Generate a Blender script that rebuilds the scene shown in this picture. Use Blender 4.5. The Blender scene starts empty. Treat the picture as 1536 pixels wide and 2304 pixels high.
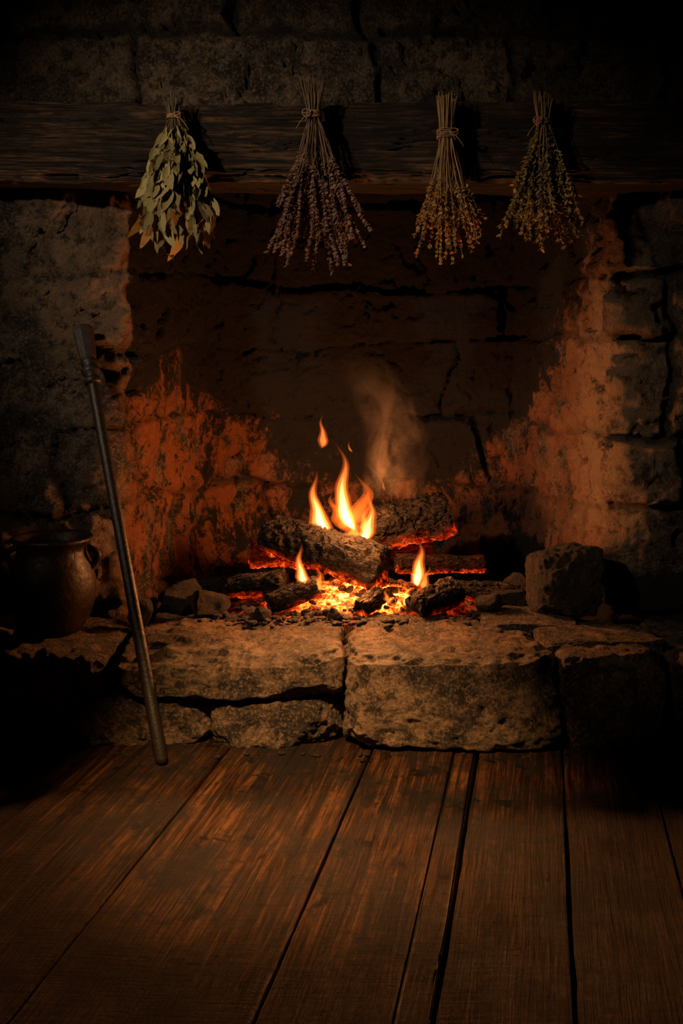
import bpy, math, random
import numpy as np
from mathutils import Vector, Matrix, Euler

rnd = random.Random(7)
scene = bpy.context.scene
try:
    scene.view_settings.view_transform = 'Standard'
    scene.view_settings.look = 'None'
except Exception:
    pass

# ------------------------------------------------------------------ noise
def _hash(ix, iy, iz, seed):
    h = (ix.astype(np.int64)*374761393 + iy.astype(np.int64)*668265263 + iz.astype(np.int64)*2147483647 + seed*1274126177) & 0xFFFFFFFF
    h = ((h ^ (h >> 13)) * 1274126177) & 0xFFFFFFFF
    h = ((h ^ (h >> 16)) * 2246822519) & 0xFFFFFFFF
    h = h ^ (h >> 15)
    return (h & 0xFFFFFF) / float(0xFFFFFF)

def vnoise(x, y, z, seed=0):
    xf, yf, zf = np.floor(x), np.floor(y), np.floor(z)
    fx, fy, fz = x-xf, y-yf, z-zf
    fx = fx*fx*(3-2*fx); fy = fy*fy*(3-2*fy); fz = fz*fz*(3-2*fz)
    xi, yi, zi = xf.astype(np.int64), yf.astype(np.int64), zf.astype(np.int64)
    r = 0
    for dx in (0, 1):
        wx = fx if dx else 1-fx
        for dy in (0, 1):
            wy = fy if dy else 1-fy
            for dz in (0, 1):
                wz = fz if dz else 1-fz
                r = r + wx*wy*wz*_hash(xi+dx, yi+dy, zi+dz, seed)
    return r*2-1

def fbm(x, y, z, seed=0, octaves=4, gain=0.5):
    a, s, t = 1.0, 0, 0
    for o in range(octaves):
        s = s + a*vnoise(x*2**o, y*2**o, z*2**o, seed+o*17)
        t += a
        a *= gain
    return s/t

def ridge(x, y, z, seed=0, octaves=3):
    a, s, t = 1.0, 0, 0
    for o in range(octaves):
        s = s + a*(1-np.abs(vnoise(x*2**o, y*2**o, z*2**o, seed+o*13))*2)
        t += a
        a *= 0.5
    return s/t

def smooth(e0, e1, x):
    t = np.clip((x-e0)/(e1-e0), 0, 1)
    return t*t*(3-2*t)

# ------------------------------------------------------------------ mesh helpers
def link(ob, parent=None):
    scene.collection.objects.link(ob)
    if parent is not None:
        ob.parent = parent
    return ob

def empty(name, loc=(0, 0, 0)):
    e = bpy.data.objects.new(name, None)
    e.empty_display_size = 0.05
    e.location = loc
    scene.collection.objects.link(e)
    return e

def mesh_obj(name, verts, faces, mat=None, attrs=None, smooth_sh=True, parent=None, mats=None, fmat=None):
    me = bpy.data.meshes.new(name)
    me.from_pydata([tuple(map(float, v)) for v in verts], [], [tuple(map(int, f)) for f in faces])
    if mats:
        for m in mats: me.materials.append(m)
        if fmat is not None:
            me.polygons.foreach_set('material_index', fmat)
    elif mat:
        me.materials.append(mat)
    if smooth_sh:
        me.polygons.foreach_set('use_smooth', [True]*len(me.polygons))
    if attrs:
        for k, v in attrs.items():
            a = me.attributes.new(k, 'FLOAT', 'POINT')
            a.data.foreach_set('value', np.asarray(v, dtype=np.float32).ravel())
    me.update()
    ob = bpy.data.objects.new(name, me)
    return link(ob, parent)

def grid_faces(nu, nv, wrap_u=False, off=0):
    f = []
    uu = nu if wrap_u else nu-1
    for i in range(uu):
        i2 = (i+1) % nu
        for j in range(nv-1):
            f.append((off+i*nv+j, off+i2*nv+j, off+i2*nv+j+1, off+i*nv+j+1))
    return f

class MB:
    def __init__(s): s.v = []; s.f = []; s.m = []; s.a = []
    def add(s, verts, faces, m=0, a=0.0):
        o = len(s.v)
        s.v.extend(verts)
        s.f.extend([tuple(i+o for i in f) for f in faces])
        s.m.extend([m]*len(faces))
        s.a.extend([a]*len(verts))
    def tube(s, pts, radii, n=6, m=0, a=0.0):
        pts = [Vector(p) for p in pts]
        if not hasattr(radii, '__len__'): radii = [radii]*len(pts)
        vs = []
        prev = None
        for i, p in enumerate(pts):
            t = (pts[min(i+1, len(pts)-1)]-pts[max(i-1, 0)]).normalized()
            if prev is None:
                prev = t.orthogonal().normalized()
            else:
                prev = (prev - t*prev.dot(t))
                prev = prev.normalized() if prev.length > 1e-6 else t.orthogonal().normalized()
            b = t.cross(prev)
            for k in range(n):
                an = 2*math.pi*k/n
                vs.append(p+(prev*math.cos(an)+b*math.sin(an))*radii[i])
        fs = []
        for i in range(len(pts)-1):
            for k in range(n):
                k2 = (k+1) % n
                fs.append((i*n+k, i*n+k2, (i+1)*n+k2, (i+1)*n+k))
        fs.append(tuple(range(n-1, -1, -1)))
        fs.append(tuple((len(pts)-1)*n+k for k in range(n)))
        s.add(vs, fs, m, a)
    def leaf(s, base, direction, normal, L, W, bend=0.2, fold=0.25, nseg=6, m=0, a=0.0, round_=0.8):
        d = Vector(direction).normalized(); n = Vector(normal)
        n = n-d*n.dot(d)
        n = n.normalized() if n.length > 1e-5 else d.orthogonal().normalized()
        sd = d.cross(n)
        p = Vector(base); vs = []
        for i in range(nseg+1):
            t = i/nseg
            w = W*0.5*(math.sin(math.pi*min(1, t**round_*0.97+0.03)))**0.75
            c = p + d*(L*t) + n*(-bend*L*t*t)
            wob = 0.06*W*math.sin(t*17+a*30)
            vs += [c - sd*w + n*(fold*w+wob), c.copy(), c + sd*w + n*(fold*w-wob)]
        fs = []
        for i in range(nseg):
            for k in range(2):
                fs.append((i*3+k, i*3+k+1, i*3+k+4, i*3+k+3))
        s.add(vs, fs, m, a)
    def obj(s, name, mats, parent=None, sm=True):
        return mesh_obj(name, s.v, s.f, mats=mats, fmat=s.m, attrs={'tone': s.a}, parent=parent, smooth_sh=sm)

# ------------------------------------------------------------------ material helper
class NT:
    def __init__(s, name):
        s.mat = bpy.data.materials.new(name)
        s.mat.use_nodes = True
        s.t = s.mat.node_tree
        s.t.nodes.clear()
        s.out = s.t.nodes.new('ShaderNodeOutputMaterial')
    def n(s, typ, inputs=None, **props):
        nd = s.t.nodes.new(typ)
        for k, v in props.items(): setattr(nd, k, v)
        if inputs:
            for k, v in inputs.items():
                if isinstance(v, bpy.types.NodeSocket): s.t.links.new(v, nd.inputs[k])
                else: nd.inputs[k].default_value = v
        return nd
    def obj(s): return s.n('ShaderNodeTexCoord').outputs['Object']
    def attr(s, name): return s.n('ShaderNodeAttribute', attribute_name=name).outputs['Fac']
    def map(s, vec, scale=(1, 1, 1), loc=(0, 0, 0)):
        return s.n('ShaderNodeMapping', {'Vector': vec, 'Scale': scale, 'Location': loc}).outputs[0]
    def noise(s, vec, scale, detail=6, rough=0.6, dist=0.0):
        return s.n('ShaderNodeTexNoise', {'Vector': vec, 'Scale': scale, 'Detail': detail, 'Roughness': rough, 'Distortion': dist}).outputs[0]
    def voro(s, vec, scale, feature='F1'):
        return s.n('ShaderNodeTexVoronoi', {'Vector': vec, 'Scale': scale}, feature=feature).outputs['Distance']
    def ramp(s, fac, stops, interp='LINEAR'):
        r = s.n('ShaderNodeValToRGB', {'Fac': fac})
        r.color_ramp.interpolation = interp
        el = r.color_ramp.elements
        while len(el) < len(stops): el.new(0.5)
        for e, (p, c) in zip(el, stops):
            e.position = p
            e.color = (c, c, c, 1) if not hasattr(c, '__len__') else (*c, 1)
        return r.outputs[0]
    def mix(s, fac, a, b, blend='MIX'):
        nd = s.n('ShaderNodeMix', data_type='RGBA', blend_type=blend)
        for idx, v in ((0, fac), (6, a), (7, b)):
            if isinstance(v, bpy.types.NodeSocket): s.t.links.new(v, nd.inputs[idx])
            elif idx == 0: nd.inputs[0].default_value = v
            else: nd.inputs[idx].default_value = (*v, 1)
        return nd.outputs[2]
    def math(s, op, a, b=0.0, clamp=False):
        nd = s.n('ShaderNodeMath', operation=op, use_clamp=clamp)
        for i, v in ((0, a), (1, b)):
            if isinstance(v, bpy.types.NodeSocket): s.t.links.new(v, nd.inputs[i])
            else: nd.inputs[i].default_value = v
        return nd.outputs[0]
    def bump(s, h, strength=0.5, dist=0.01, normal=None):
        ins = {'Height': h, 'Strength': strength, 'Distance': dist}
        if normal is not None: ins['Normal'] = normal
        return s.n('ShaderNodeBump', ins).outputs[0]
    def bsdf(s, **kw):
        nm = {'color': 'Base Color', 'rough': 'Roughness', 'metal': 'Metallic', 'normal': 'Normal', 'spec': 'Specular IOR Level',
              'emit': 'Emission Color', 'estr': 'Emission Strength', 'coat': 'Coat Weight', 'trans': 'Transmission Weight'}
        ins = {}
        for k, v in kw.items():
            if k in ('color', 'emit') and not isinstance(v, bpy.types.NodeSocket): v = (*v, 1)
            ins[nm[k]] = v
        b = s.n('ShaderNodeBsdfPrincipled', ins)
        s.t.links.new(b.outputs[0], s.out.inputs['Surface'])
        return s.mat

# ---- stone
def stone_mat(name, dark=(0.035, 0.029, 0.024), light=(0.20, 0.145, 0.10), warm=(0.38, 0.12, 0.034), use_attr=True, bdist=0.02, rough=0.8):
    m = NT(name); o = m.obj()
    n1 = m.noise(o, 5.5, 9, 0.66, 0.3)
    n2 = m.noise(o, 24, 9, 0.74, 0.2)
    n3 = m.noise(o, 120, 6, 0.75)
    f = m.ramp(n1, [(0.42, 0.0), (0.58, 1.0)])
    c = m.mix(f, dark, light)
    c = m.mix(m.ramp(n2, [(0.43, 0.9), (0.52, 0.0)]), c, tuple(x*0.4 for x in dark))
    c = m.mix(m.ramp(n3, [(0.51, 0.0), (0.62, 0.5)]), c, tuple(min(1, x*1.9) for x in light))
    c = m.mix(m.ramp(n3, [(0.38, 0.6), (0.47, 0.0)]), c, tuple(x*0.4 for x in dark))
    if use_attr:
        red = m.attr('red'); soot = m.attr('soot'); groove = m.attr('groove'); tone = m.attr('tone')
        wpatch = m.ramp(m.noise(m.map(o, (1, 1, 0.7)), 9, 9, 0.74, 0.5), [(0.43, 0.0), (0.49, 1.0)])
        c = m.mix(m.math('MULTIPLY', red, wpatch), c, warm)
        pale = m.attr('pale')
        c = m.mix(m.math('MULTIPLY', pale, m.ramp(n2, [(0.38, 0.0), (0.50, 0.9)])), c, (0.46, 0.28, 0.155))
        c = m.mix(m.math('MULTIPLY', tone, 0.6), c, tuple(x*0.6 for x in dark))
        # flaking soot plus firebox shade painted in: hard-edged patches where light, solid where heavy
        spn = m.noise(m.map(o, (1, 1, 0.6)), 11, 10, 0.80, 0.4)
        thr = m.math('ADD', spn, m.math('MULTIPLY', m.math('SUBTRACT', soot, 0.5), 0.42))
        s2 = m.ramp(thr, [(0.470, 0.0), (0.535, 1.0)])
        s2 = m.math('MULTIPLY', s2, m.ramp(soot, [(0.0, 0.0), (0.12, 1.0)]))
        c = m.mix(s2, c, (0.0100, 0.0052, 0.0034))
        c = m.mix(m.math('MULTIPLY', groove, 0.8), c, tuple(x*0.3 for x in dark))
    vor = m.voro(o, 45)
    h = m.math('ADD', m.math('MULTIPLY', n2, 1.3), m.math('MULTIPLY', n3, 0.5))
    h = m.math('ADD', h, m.math('MULTIPLY', vor, 0.25))
    nb = m.bump(h, 1.0, bdist)
    r = m.ramp(n2, [(0.3, rough-0.2), (0.7, rough+0.1)])
    return m.bsdf(color=c, rough=r, normal=nb, spec=0.35)

M_wall = stone_mat('rubble_stone_wall', dark=(0.035, 0.028, 0.023), light=(0.27, 0.19, 0.125), bdist=0.045)
M_hearth = stone_mat('hearth_stone_mat', dark=(0.042, 0.031, 0.023), light=(0.28, 0.170, 0.095), use_attr=False, rough=0.62, bdist=0.024)
M_rock = stone_mat('rock_dark', dark=(0.015, 0.010, 0.008), light=(0.060, 0.034, 0.020), use_attr=False, bdist=0.022)
M_upper = stone_mat('rubble_upper', dark=(0.045, 0.034, 0.025), light=(0.30, 0.20, 0.12), bdist=0.045)

# ---- old beam wood
def beam_mat():
    m = NT('aged_oak_beam'); o = m.obj()
    g = m.noise(m.map(o, (3.2, 34, 60)), 1.0, 10, 0.74, 0.8)
    g2 = m.noise(m.map(o, (8, 110, 230)), 1.0, 7, 0.72, 0.4)
    blot = m.noise(o, 5, 8, 0.68)
    c = m.ramp(g, [(0.41, (0.010, 0.007, 0.005)), (0.49, (0.12, 0.062, 0.032)), (0.60, (0.36, 0.20, 0.10))])
    c = m.mix(m.ramp(g2, [(0.43, 0.9), (0.52, 0.0)]), c, (0.010, 0.007, 0.005))
    c = m.mix(m.ramp(blot, [(0.40, 0.8), (0.54, 0.0)]), c, (0.022, 0.014, 0.010))
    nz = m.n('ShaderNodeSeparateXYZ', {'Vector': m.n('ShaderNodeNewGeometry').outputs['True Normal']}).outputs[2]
    under_shade = m.ramp(m.math('MULTIPLY', nz, -1.0), [(0.3, 0.0), (0.8, 0.85)])  # shade under the beam painted into the wood colour
    c = m.mix(under_shade, c, (0.014, 0.007, 0.005))
    h = m.math('ADD', m.math('MULTIPLY', g, 1.0), m.math('MULTIPLY', g2, 0.6))
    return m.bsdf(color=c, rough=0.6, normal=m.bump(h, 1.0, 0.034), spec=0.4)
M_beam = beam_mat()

def floor_mat():
    m = NT('worn_floorboards')
    a, b, r = m.attr('along'), m.attr('across'), m.attr('tone')
    vec = m.n('ShaderNodeCombineXYZ', {'X': m.math('MULTIPLY', a, 1.0), 'Y': b, 'Z': m.math('MULTIPLY', r, 13.0)}).outputs[0]
    o = m.obj()
    g = m.noise(m.map(vec, (1.6, 26, 1)), 1.0, 9, 0.66, 1.6)
    g2 = m.noise(m.map(vec, (5, 170, 1)), 1.0, 6, 0.70, 0.6)
    saw = m.noise(m.map(vec, (130, 9, 1)), 1.0, 4, 0.6, 0.4)
    blot = m.noise(o, 4.2, 10, 0.72, 0.3)
    spots = m.noise(o, 13, 9, 0.70, 0.3)
    scr = m.noise(m.map(vec, (16, 60, 1)), 1.0, 6, 0.72, 0.5)
    c = m.ramp(g, [(0.37, (0.012, 0.0045, 0.0017)), (0.5, (0.068, 0.025, 0.0075)), (0.64, (0.165, 0.064, 0.019))])
    c = m.mix(m.ramp(g2, [(0.42, 0.85), (0.52, 0.0)]), c, (0.009, 0.004, 0.002))
    c = m.mix(m.ramp(scr, [(0.41, 0.55), (0.49, 0.0)]), c, (0.014, 0.006, 0.0025))
    c = m.mix(m.ramp(blot, [(0.42, 0.9), (0.55, 0.0)]), c, (0.008, 0.004, 0.002))
    c = m.mix(m.ramp(spots, [(0.38, 0.95), (0.43, 0.0)]), c, (0.004, 0.0025, 0.002))
    h = m.math('ADD', m.math('MULTIPLY', g, 0.9), m.math('MULTIPLY', g2, 0.6))
    h = m.math('ADD', h, m.math('MULTIPLY', saw, 0.22))
    h = m.math('ADD', h, m.math('MULTIPLY', scr, 0.3))
    h = m.math('ADD', h, m.math('MULTIPLY', spots, 0.6))
    ro = m.ramp(blot, [(0.44, 0.58), (0.58, 0.32)])
    return m.bsdf(color=c, rough=ro, normal=m.bump(h, 1.0, 0.012), spec=0.36)
M_floor = floor_mat()

def simple(name, col, rough=0.8, bump=0.0, scale=60, metal=0.0, spec=0.4, var=0.35):
    m = NT(name); o = m.obj()
    n = m.noise(o, scale, 5, 0.6)
    c = m.mix(n, tuple(x*(1-var) for x in col), tuple(min(1, x*(1+var)) for x in col))
    kw = dict(color=c, rough=rough, metal=metal, spec=spec)
    if bump: kw['normal'] = m.bump(n, bump, 0.004)
    return m.bsdf(**kw)

def leaf_mat(name, c0, c1, rough=0.75):
    m = NT(name); o = m.obj()
    n = m.noise(o, 70, 5, 0.6)
    f = m.math('ADD', m.math('MULTIPLY', m.attr('tone'), 0.75), m.math('MULTIPLY', n, 0.35), True)
    c = m.mix(f, c0, c1)
    v = m.voro(o, 260)
    return m.bsdf(color=c, rough=rough, normal=m.bump(m.math('ADD', n, m.math('MULTIPLY', v, 0.4)), 0.6, 0.002), spec=0.25)

M_iron = simple('black_iron', (0.032, 0.024, 0.020), 0.46, 0.5, 90, 0.5)
M_nail = simple('nail_iron', (0.05, 0.04, 0.035), 0.5, 0.2, 90, 0.7)
M_handle = simple('dark_handle_wood', (0.035, 0.027, 0.023), 0.42, 0.6, 45)
M_twine = simple('twine', (0.34, 0.20, 0.10), 0.9, 0.4, 300)
M_sub = simple('subfloor', (0.012, 0.008, 0.006), 0.9)

# ------------------------------------------------------------------ stone layout
def stone_field(U, V, courses, seed, wmin=0.28, wmax=0.6, warp=0.055, soft=0.020, gap=0.008):
    r = random.Random(seed)
    Uw = U + warp*1.3*fbm(U*4, V*4, 0*U+seed, seed, 3)+0.016*fbm(U*22, V*22, 0*U, seed+5, 3)
    Vw = V + warp*fbm(U*2.6, V*4+9, 0*U+seed, seed+3, 3)+0.014*fbm(U*18, V*22, 0*U+4, seed+6, 3)
    d = np.full(U.shape, 9.0); tone = np.zeros(U.shape); lift = np.zeros(U.shape)
    umin, umax = U.min()-0.3, U.max()+0.3
    for i in range(len(courses)-1):
        z0, z1 = courses[i], courses[i+1]
        inrow = (Vw >= z0) & (Vw < z1)
        x = umin - r.random()*0.3
        while x < umax:
            w = r.uniform(wmin, wmax)*(0.75+0.9*(z1-z0))
            cell = inrow & (Uw >= x) & (Uw < x+w)
            dd = np.minimum(np.minimum(Uw-x, x+w-Uw), np.minimum(Vw-z0, z1-Vw))
            d = np.where(cell, dd, d)
            tone = np.where(cell, r.random(), tone)
            lift = np.where(cell, r.uniform(-0.010, 0.030)+(Uw-x-w/2)*r.uniform(-0.08, 0.08)+(Vw-z0)*r.uniform(-0.10, 0.05), lift)
            x += w
    d = np.where(d > 5, 0.02, d)
    prof = smooth(gap*0.3, soft, d)
    return prof, tone, lift

COURSES = [-0.1, 0.24, 0.53, 0.77, 1.04, 1.243, 1.56, 1.80, 2.08, 2.4, 2.8]

def resample(pl, step, rad=3):
    pts = [np.array(p, float) for p in pl]
    for _ in range(rad):
        new = [pts[0]]
        for i in range(len(pts)-1):
            L = np.linalg.norm(pts[i+1]-pts[i])
            k = min(0.25, 0.06/L) if _ == 0 else 0.25
            new += [pts[i]*(1-k)+pts[i+1]*k, pts[i]*k+pts[i+1]*(1-k)]
        new.append(pts[-1]); pts = new
    pts = np.array(pts)
    s = np.concatenate([[0], np.cumsum(np.linalg.norm(np.diff(pts, axis=0), axis=1))])
    n = int(s[-1]/step)
    t = np.linspace(0, s[-1], n)
    return np.stack([np.interp(t, s, pts[:, 0]), np.interp(t, s, pts[:, 1])], 1), t

# ------------------------------------------------------------------ wall with fireplace recess
def rough_disp(X, Y, V, s=0):
    d = 0.020*fbm(X*6, V*6, Y*6, 41+s, 4) + 0.014*fbm(X*19, V*19, Y*19, 47+s, 4, 0.72)
    d -= 0.014*smooth(0.55, 0.95, ridge(X*4.5, V*4.5, Y*4.5, 63+s, 3))
    ch = fbm(X*8, V*9, Y*8, 71+s, 4)
    d -= 0.018*smooth(0.14, 0.18, ch)
    d += 0.011*smooth(0.18, 0.21, -ch)
    return d

def build_wall():
    path, s = resample([(-2.0, 0), (-0.63, 0), (-0.50, 0.68), (0.67, 0.68), (0.785, 0), (2.0, 0)], 0.0078)
    tan = np.gradient(path, axis=0); tan /= np.linalg.norm(tan, axis=1)[:, None]
    k = 5
    ker = np.ones(2*k+1)/(2*k+1)
    nx = np.convolve(np.pad(tan[:, 1], k, 'edge'), ker, 'valid'); ny = np.convolve(np.pad(-tan[:, 0], k, 'edge'), ker, 'valid')
    zs = np.arange(-0.02, 2.62, 0.0080)
    U, V = np.meshgrid(s, zs, indexing='ij')
    PX = np.repeat(path[:, 0][:, None], len(zs), 1); PY = np.repeat(path[:, 1][:, None], len(zs), 1)
    prof, tone, lift = stone_field(U, V, COURSES, 11)
    inside = smooth(0.0, 0.07, PY)
    back = smooth(0.58, 0.66, PY)
    outr = (PX > 0.80)*(PY < 0.05)
    plaster = smooth(-0.25, 0.3, fbm(PX*2.2, V*2.2, PY*2.2, 31, 3))
    plaster = np.clip(plaster*0.7 + 0.6*(PX < 0.0)*(1-back) + 0.6*((PX > 0.55) & (PY > 0.02) & (PY < 0.6))+0.1*back, 0, 1)
    plaster = plaster*(1-0.7*outr)
    depth = 0.044*(1-0.8*plaster)
    disp = prof*depth + lift*(1-0.5*plaster)
    disp = disp + rough_disp(PX, PY, V)
    corner = np.exp(-((PX-0.785)**2+PY**2)/0.008)+np.exp(-((PX+0.63)**2+PY**2)/0.008)
    disp += corner*0.06*fbm(PX*5, V*8, PY*5, 91, 4)
    X = PX+nx[:, None]*disp; Y = PY+ny[:, None]*disp
    wob = fbm(PX*3, V*3, PY*3, 5, 4)
    soot_shade_b = 0.47+0.53*smooth(0.36, 1.05, V+0.6*wob)  # soot plus painted shade, darkening the colour towards the firebox top
    soot_shade_r = inside*(0.16+0.84*smooth(0.80, 1.75, V+0.5*wob+0.65*PY))
    soot_shade_l = inside*(0.44+0.56*smooth(0.62, 1.15, V+0.6*wob))
    bl = smooth(0.25, 0.66, PY+0.25*wob)
    soot = np.where(PX > 0.08, soot_shade_r, soot_shade_l)*(1-bl)+soot_shade_b*bl
    soot *= smooth(-0.01, 0.05, PY)
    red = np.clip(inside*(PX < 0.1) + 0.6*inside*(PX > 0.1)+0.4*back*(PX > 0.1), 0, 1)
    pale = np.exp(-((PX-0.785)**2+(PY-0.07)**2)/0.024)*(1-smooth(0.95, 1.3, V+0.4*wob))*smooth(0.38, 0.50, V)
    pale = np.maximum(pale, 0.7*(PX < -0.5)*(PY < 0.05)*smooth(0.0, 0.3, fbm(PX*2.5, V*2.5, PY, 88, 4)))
    soot = np.maximum(soot, 0.85*(1-smooth(0.30, 0.42, V))*smooth(-0.05, 0.0, PY)*(PX > 0.5))  # low right corner darkened in colour where firelight catches it
    verts = np.stack([X, Y, V], -1).reshape(-1, 3)
    faces = grid_faces(len(s), len(zs))
    tn = tone*(0.35+0.65*(1-plaster))
    tn = np.where((PX > 0.83) & (PY < 0.05), 0.15+0.6*tone, tn)
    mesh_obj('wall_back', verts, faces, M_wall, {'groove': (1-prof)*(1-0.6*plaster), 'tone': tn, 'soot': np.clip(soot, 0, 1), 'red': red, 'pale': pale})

def build_upper():
    xs = np.arange(-2.0, 2.0, 0.0080); zs = np.arange(1.60, 2.62, 0.0080)
    U, V = np.meshgrid(xs, zs, indexing='ij')
    r = [1.45, 1.70, 1.935, 2.2, 2.5, 2.8]
    Uw = U + 0.05*fbm(U*4, V*4, 0*U, 3, 3)+0.014*fbm(U*20, V*20, 0*U, 8, 3)
    Vw = V + 0.035*fbm(U*3, V*4, 0*U+7, 4, 3)+0.012*fbm(U*20, V*20, 0*U+2, 9, 3)
    rows = {0: [-3, 3], 1: [-3, -1.05, -0.60, 0.095, 0.49, 0.98, 3], 2: [-3, -1.0, -0.32, 0.08, 0.75, 1.3, 3], 3: [-3, -0.8, 0.0, 0.6, 1.2, 3], 4: [-3, -0.3, 0.5, 3]}
    d = np.full(U.shape, 9.); tone = np.zeros(U.shape); lift = np.zeros(U.shape)
    rr = random.Random(3)
    for i, sp in rows.items():
        for a, b in zip(sp[:-1], sp[1:]):
            c = (Vw >= r[i]) & (Vw < r[i+1]) & (Uw >= a) & (Uw < b)
            d = np.where(c, np.minimum(np.minimum(Uw-a, b-Uw), np.minimum(Vw-r[i], r[i+1]-Vw)), d)
            tone = np.where(c, rr.random(), tone); lift = np.where(c, rr.uniform(0, 0.025), lift)
    prof = smooth(0.001, 0.022, d)
    disp = prof*0.026+lift+rough_disp(U, 0*U, V, 20)
    verts = np.stack([U, 0.0-disp-0.015, V], -1).reshape(-1, 3)
    f = [tuple(reversed(q)) for q in grid_faces(len(xs), len(zs))]
    z = 0*U
    mesh_obj('wall_chimney_breast', verts, f, M_upper, {'groove': 1-prof, 'tone': tone*0.6, 'soot': z+0.1, 'red': z, 'pale': z})
build_wall(); build_upper()

# ------------------------------------------------------------------ beam
def build_beam():
    y0, y1, z0, z1 = -0.12, 0.10, 1.490, 1.714
    prof = []
    def seg(a, b, n):
        for i in range(n): prof.append((a[0]+(b[0]-a[0])*i/n, a[1]+(b[1]-a[1])*i/n))
    seg((y0, z0), (y0, z1), 64); seg((y0, z1), (y1, z1), 22); seg((y1, z1), (y1, z0), 12); seg((y1, z0), (y0, z0), 36)
    prof = np.array(prof)
    for _ in range(2): prof = (np.roll(prof, 1, 0)+prof*2+np.roll(prof, -1, 0))/4
    c = np.array([(y0+y1)/2, (z0+z1)/2])
    nrm = prof-c
    nrm = nrm/np.linalg.norm(nrm, axis=1)[:, None]
    xs = np.arange(-1.95, 1.95, 0.009)
    X = np.repeat(xs[:, None], len(prof), 1); Y = np.repeat(prof[:, 0][None], len(xs), 0); Z = np.repeat(prof[:, 1][None], len(xs), 0)
    d = 0.008*fbm(X*2, Y*9, Z*9, 3, 3)+0.009*fbm(X*5, Y*60, Z*60, 5, 4, 0.6)+0.016*fbm(X*1.3, Y*2, Z*2, 8, 2)
    crack = fbm(X*2.2, Y*22, Z*22+0.3*np.sin(X*2), 15, 4)
    d -= 0.020*(1-smooth(0.0, 0.045, np.abs(crack)))*smooth(-0.05, 0.3, fbm(X*2, Y*4, Z*4, 19, 2)+0.15)
    edge = smooth(0.80, 1.0, np.minimum(abs(Y-c[0])/0.11, abs(Z-c[1])/0.108))
    d -= edge*0.024*smooth(-0.1, 0.4, fbm(X*9, Y*5, Z*5, 25, 4))
    Y = Y+nrm[:, 0][None]*d; Z = Z+nrm[:, 1][None]*d
    v = np.stack([X, Y, Z], -1).reshape(-1, 3)
    n = len(prof); f = []
    for i in range(len(xs)-1):
        for j in range(n):
            j2 = (j+1) % n
            f.append((i*n+j, (i+1)*n+j, (i+1)*n+j2, i*n+j2))
    f.append(tuple(range(n))); f.append(tuple((len(xs)-1)*n+j for j in range(n-1, -1, -1)))
    mesh_obj('mantel_beam', v, f, M_beam)
build_beam()

# ------------------------------------------------------------------ floor
def build_floor():
    DX = 0.205
    bounds = [(-2.3, 1), (-2.0, 1), (-1.72, 1), (-1.45, 1), (-1.2, 0), (-0.93, 1), (-0.64, 1), (-0.475, 0), (-0.295, 1), (-0.124, 0), (0.068, 1), (0.275, 0), (0.335, 1), (0.547, 1), (0.756, 0), (0.965, 1), (1.2, 1), (1.45, 1), (1.7, 1), (2.0, 1), (2.3, 1)]
    V = []; F = []; al = []; ac = []; tn = []
    r = random.Random(5)
    ys = np.arange(-3.3, 0.02, 0.02)
    for (a, ga), (b, gb) in zip(bounds[:-1], bounds[1:]):
        la = 0.0034 if ga else 0.0008; lb = 0.0034 if gb else 0.0008
        w = b-a; t = r.random(); zo = r.uniform(-0.0015, 0.002); tilt = r.uniform(-0.002, 0.002)
        cs = [(0, -0.028), (0, -0.006), (0.0012, -0.002), (0.004, 0.0)] + [(w*q, 0.0) for q in np.linspace(0.06, 0.94, 9)] + [(w-0.004, 0.0), (w-0.0012, -0.002), (w, -0.006), (w, -0.028)]
        cs = np.array(cs)
        off = len(V); nc = len(cs)
        for y in ys:
            ea = la*(1+0.5*float(vnoise(np.array([y*5.]), np.array([a*7]), np.array([0.]), 3)[0])) + (0.002*max(0, float(vnoise(np.array([y*14.]), np.array([a*9]), np.array([0.]), 4)[0])) if ga else 0)
            eb = lb*(1+0.5*float(vnoise(np.array([y*5.]), np.array([b*7+3]), np.array([0.]), 3)[0]))
            for (c, z) in cs:
                cc = ea + c*(w-ea-eb)/w
                zz = z + (zo+tilt*(c/w-0.5)*2 + 0.0016*math.sin(y*3+t*20+c*9) if z > -0.02 else 0)
                V.append((a+cc+DX*(y+0.48), y, zz)); al.append(y); ac.append(c+a*0.0+t*3); tn.append(t)
        for i in range(len(ys)-1):
            for j in range(nc-1):
                F.append((off+i*nc+j, off+i*nc+j+1, off+(i+1)*nc+j+1, off+(i+1)*nc+j))
    ob = mesh_obj('floor', V, F, mats=[M_floor, M_sub], fmat=[0]*len(F), attrs={'along': al, 'across': ac, 'tone': tn})
    mesh_obj('subfloor', [(-2.6, -3.3, -0.03), (2.6, -3.3, -0.03), (2.6, 0.7, -0.03), (-2.6, 0.7, -0.03)], [(0, 1, 2, 3)], M_sub, parent=ob)
build_floor()

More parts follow.
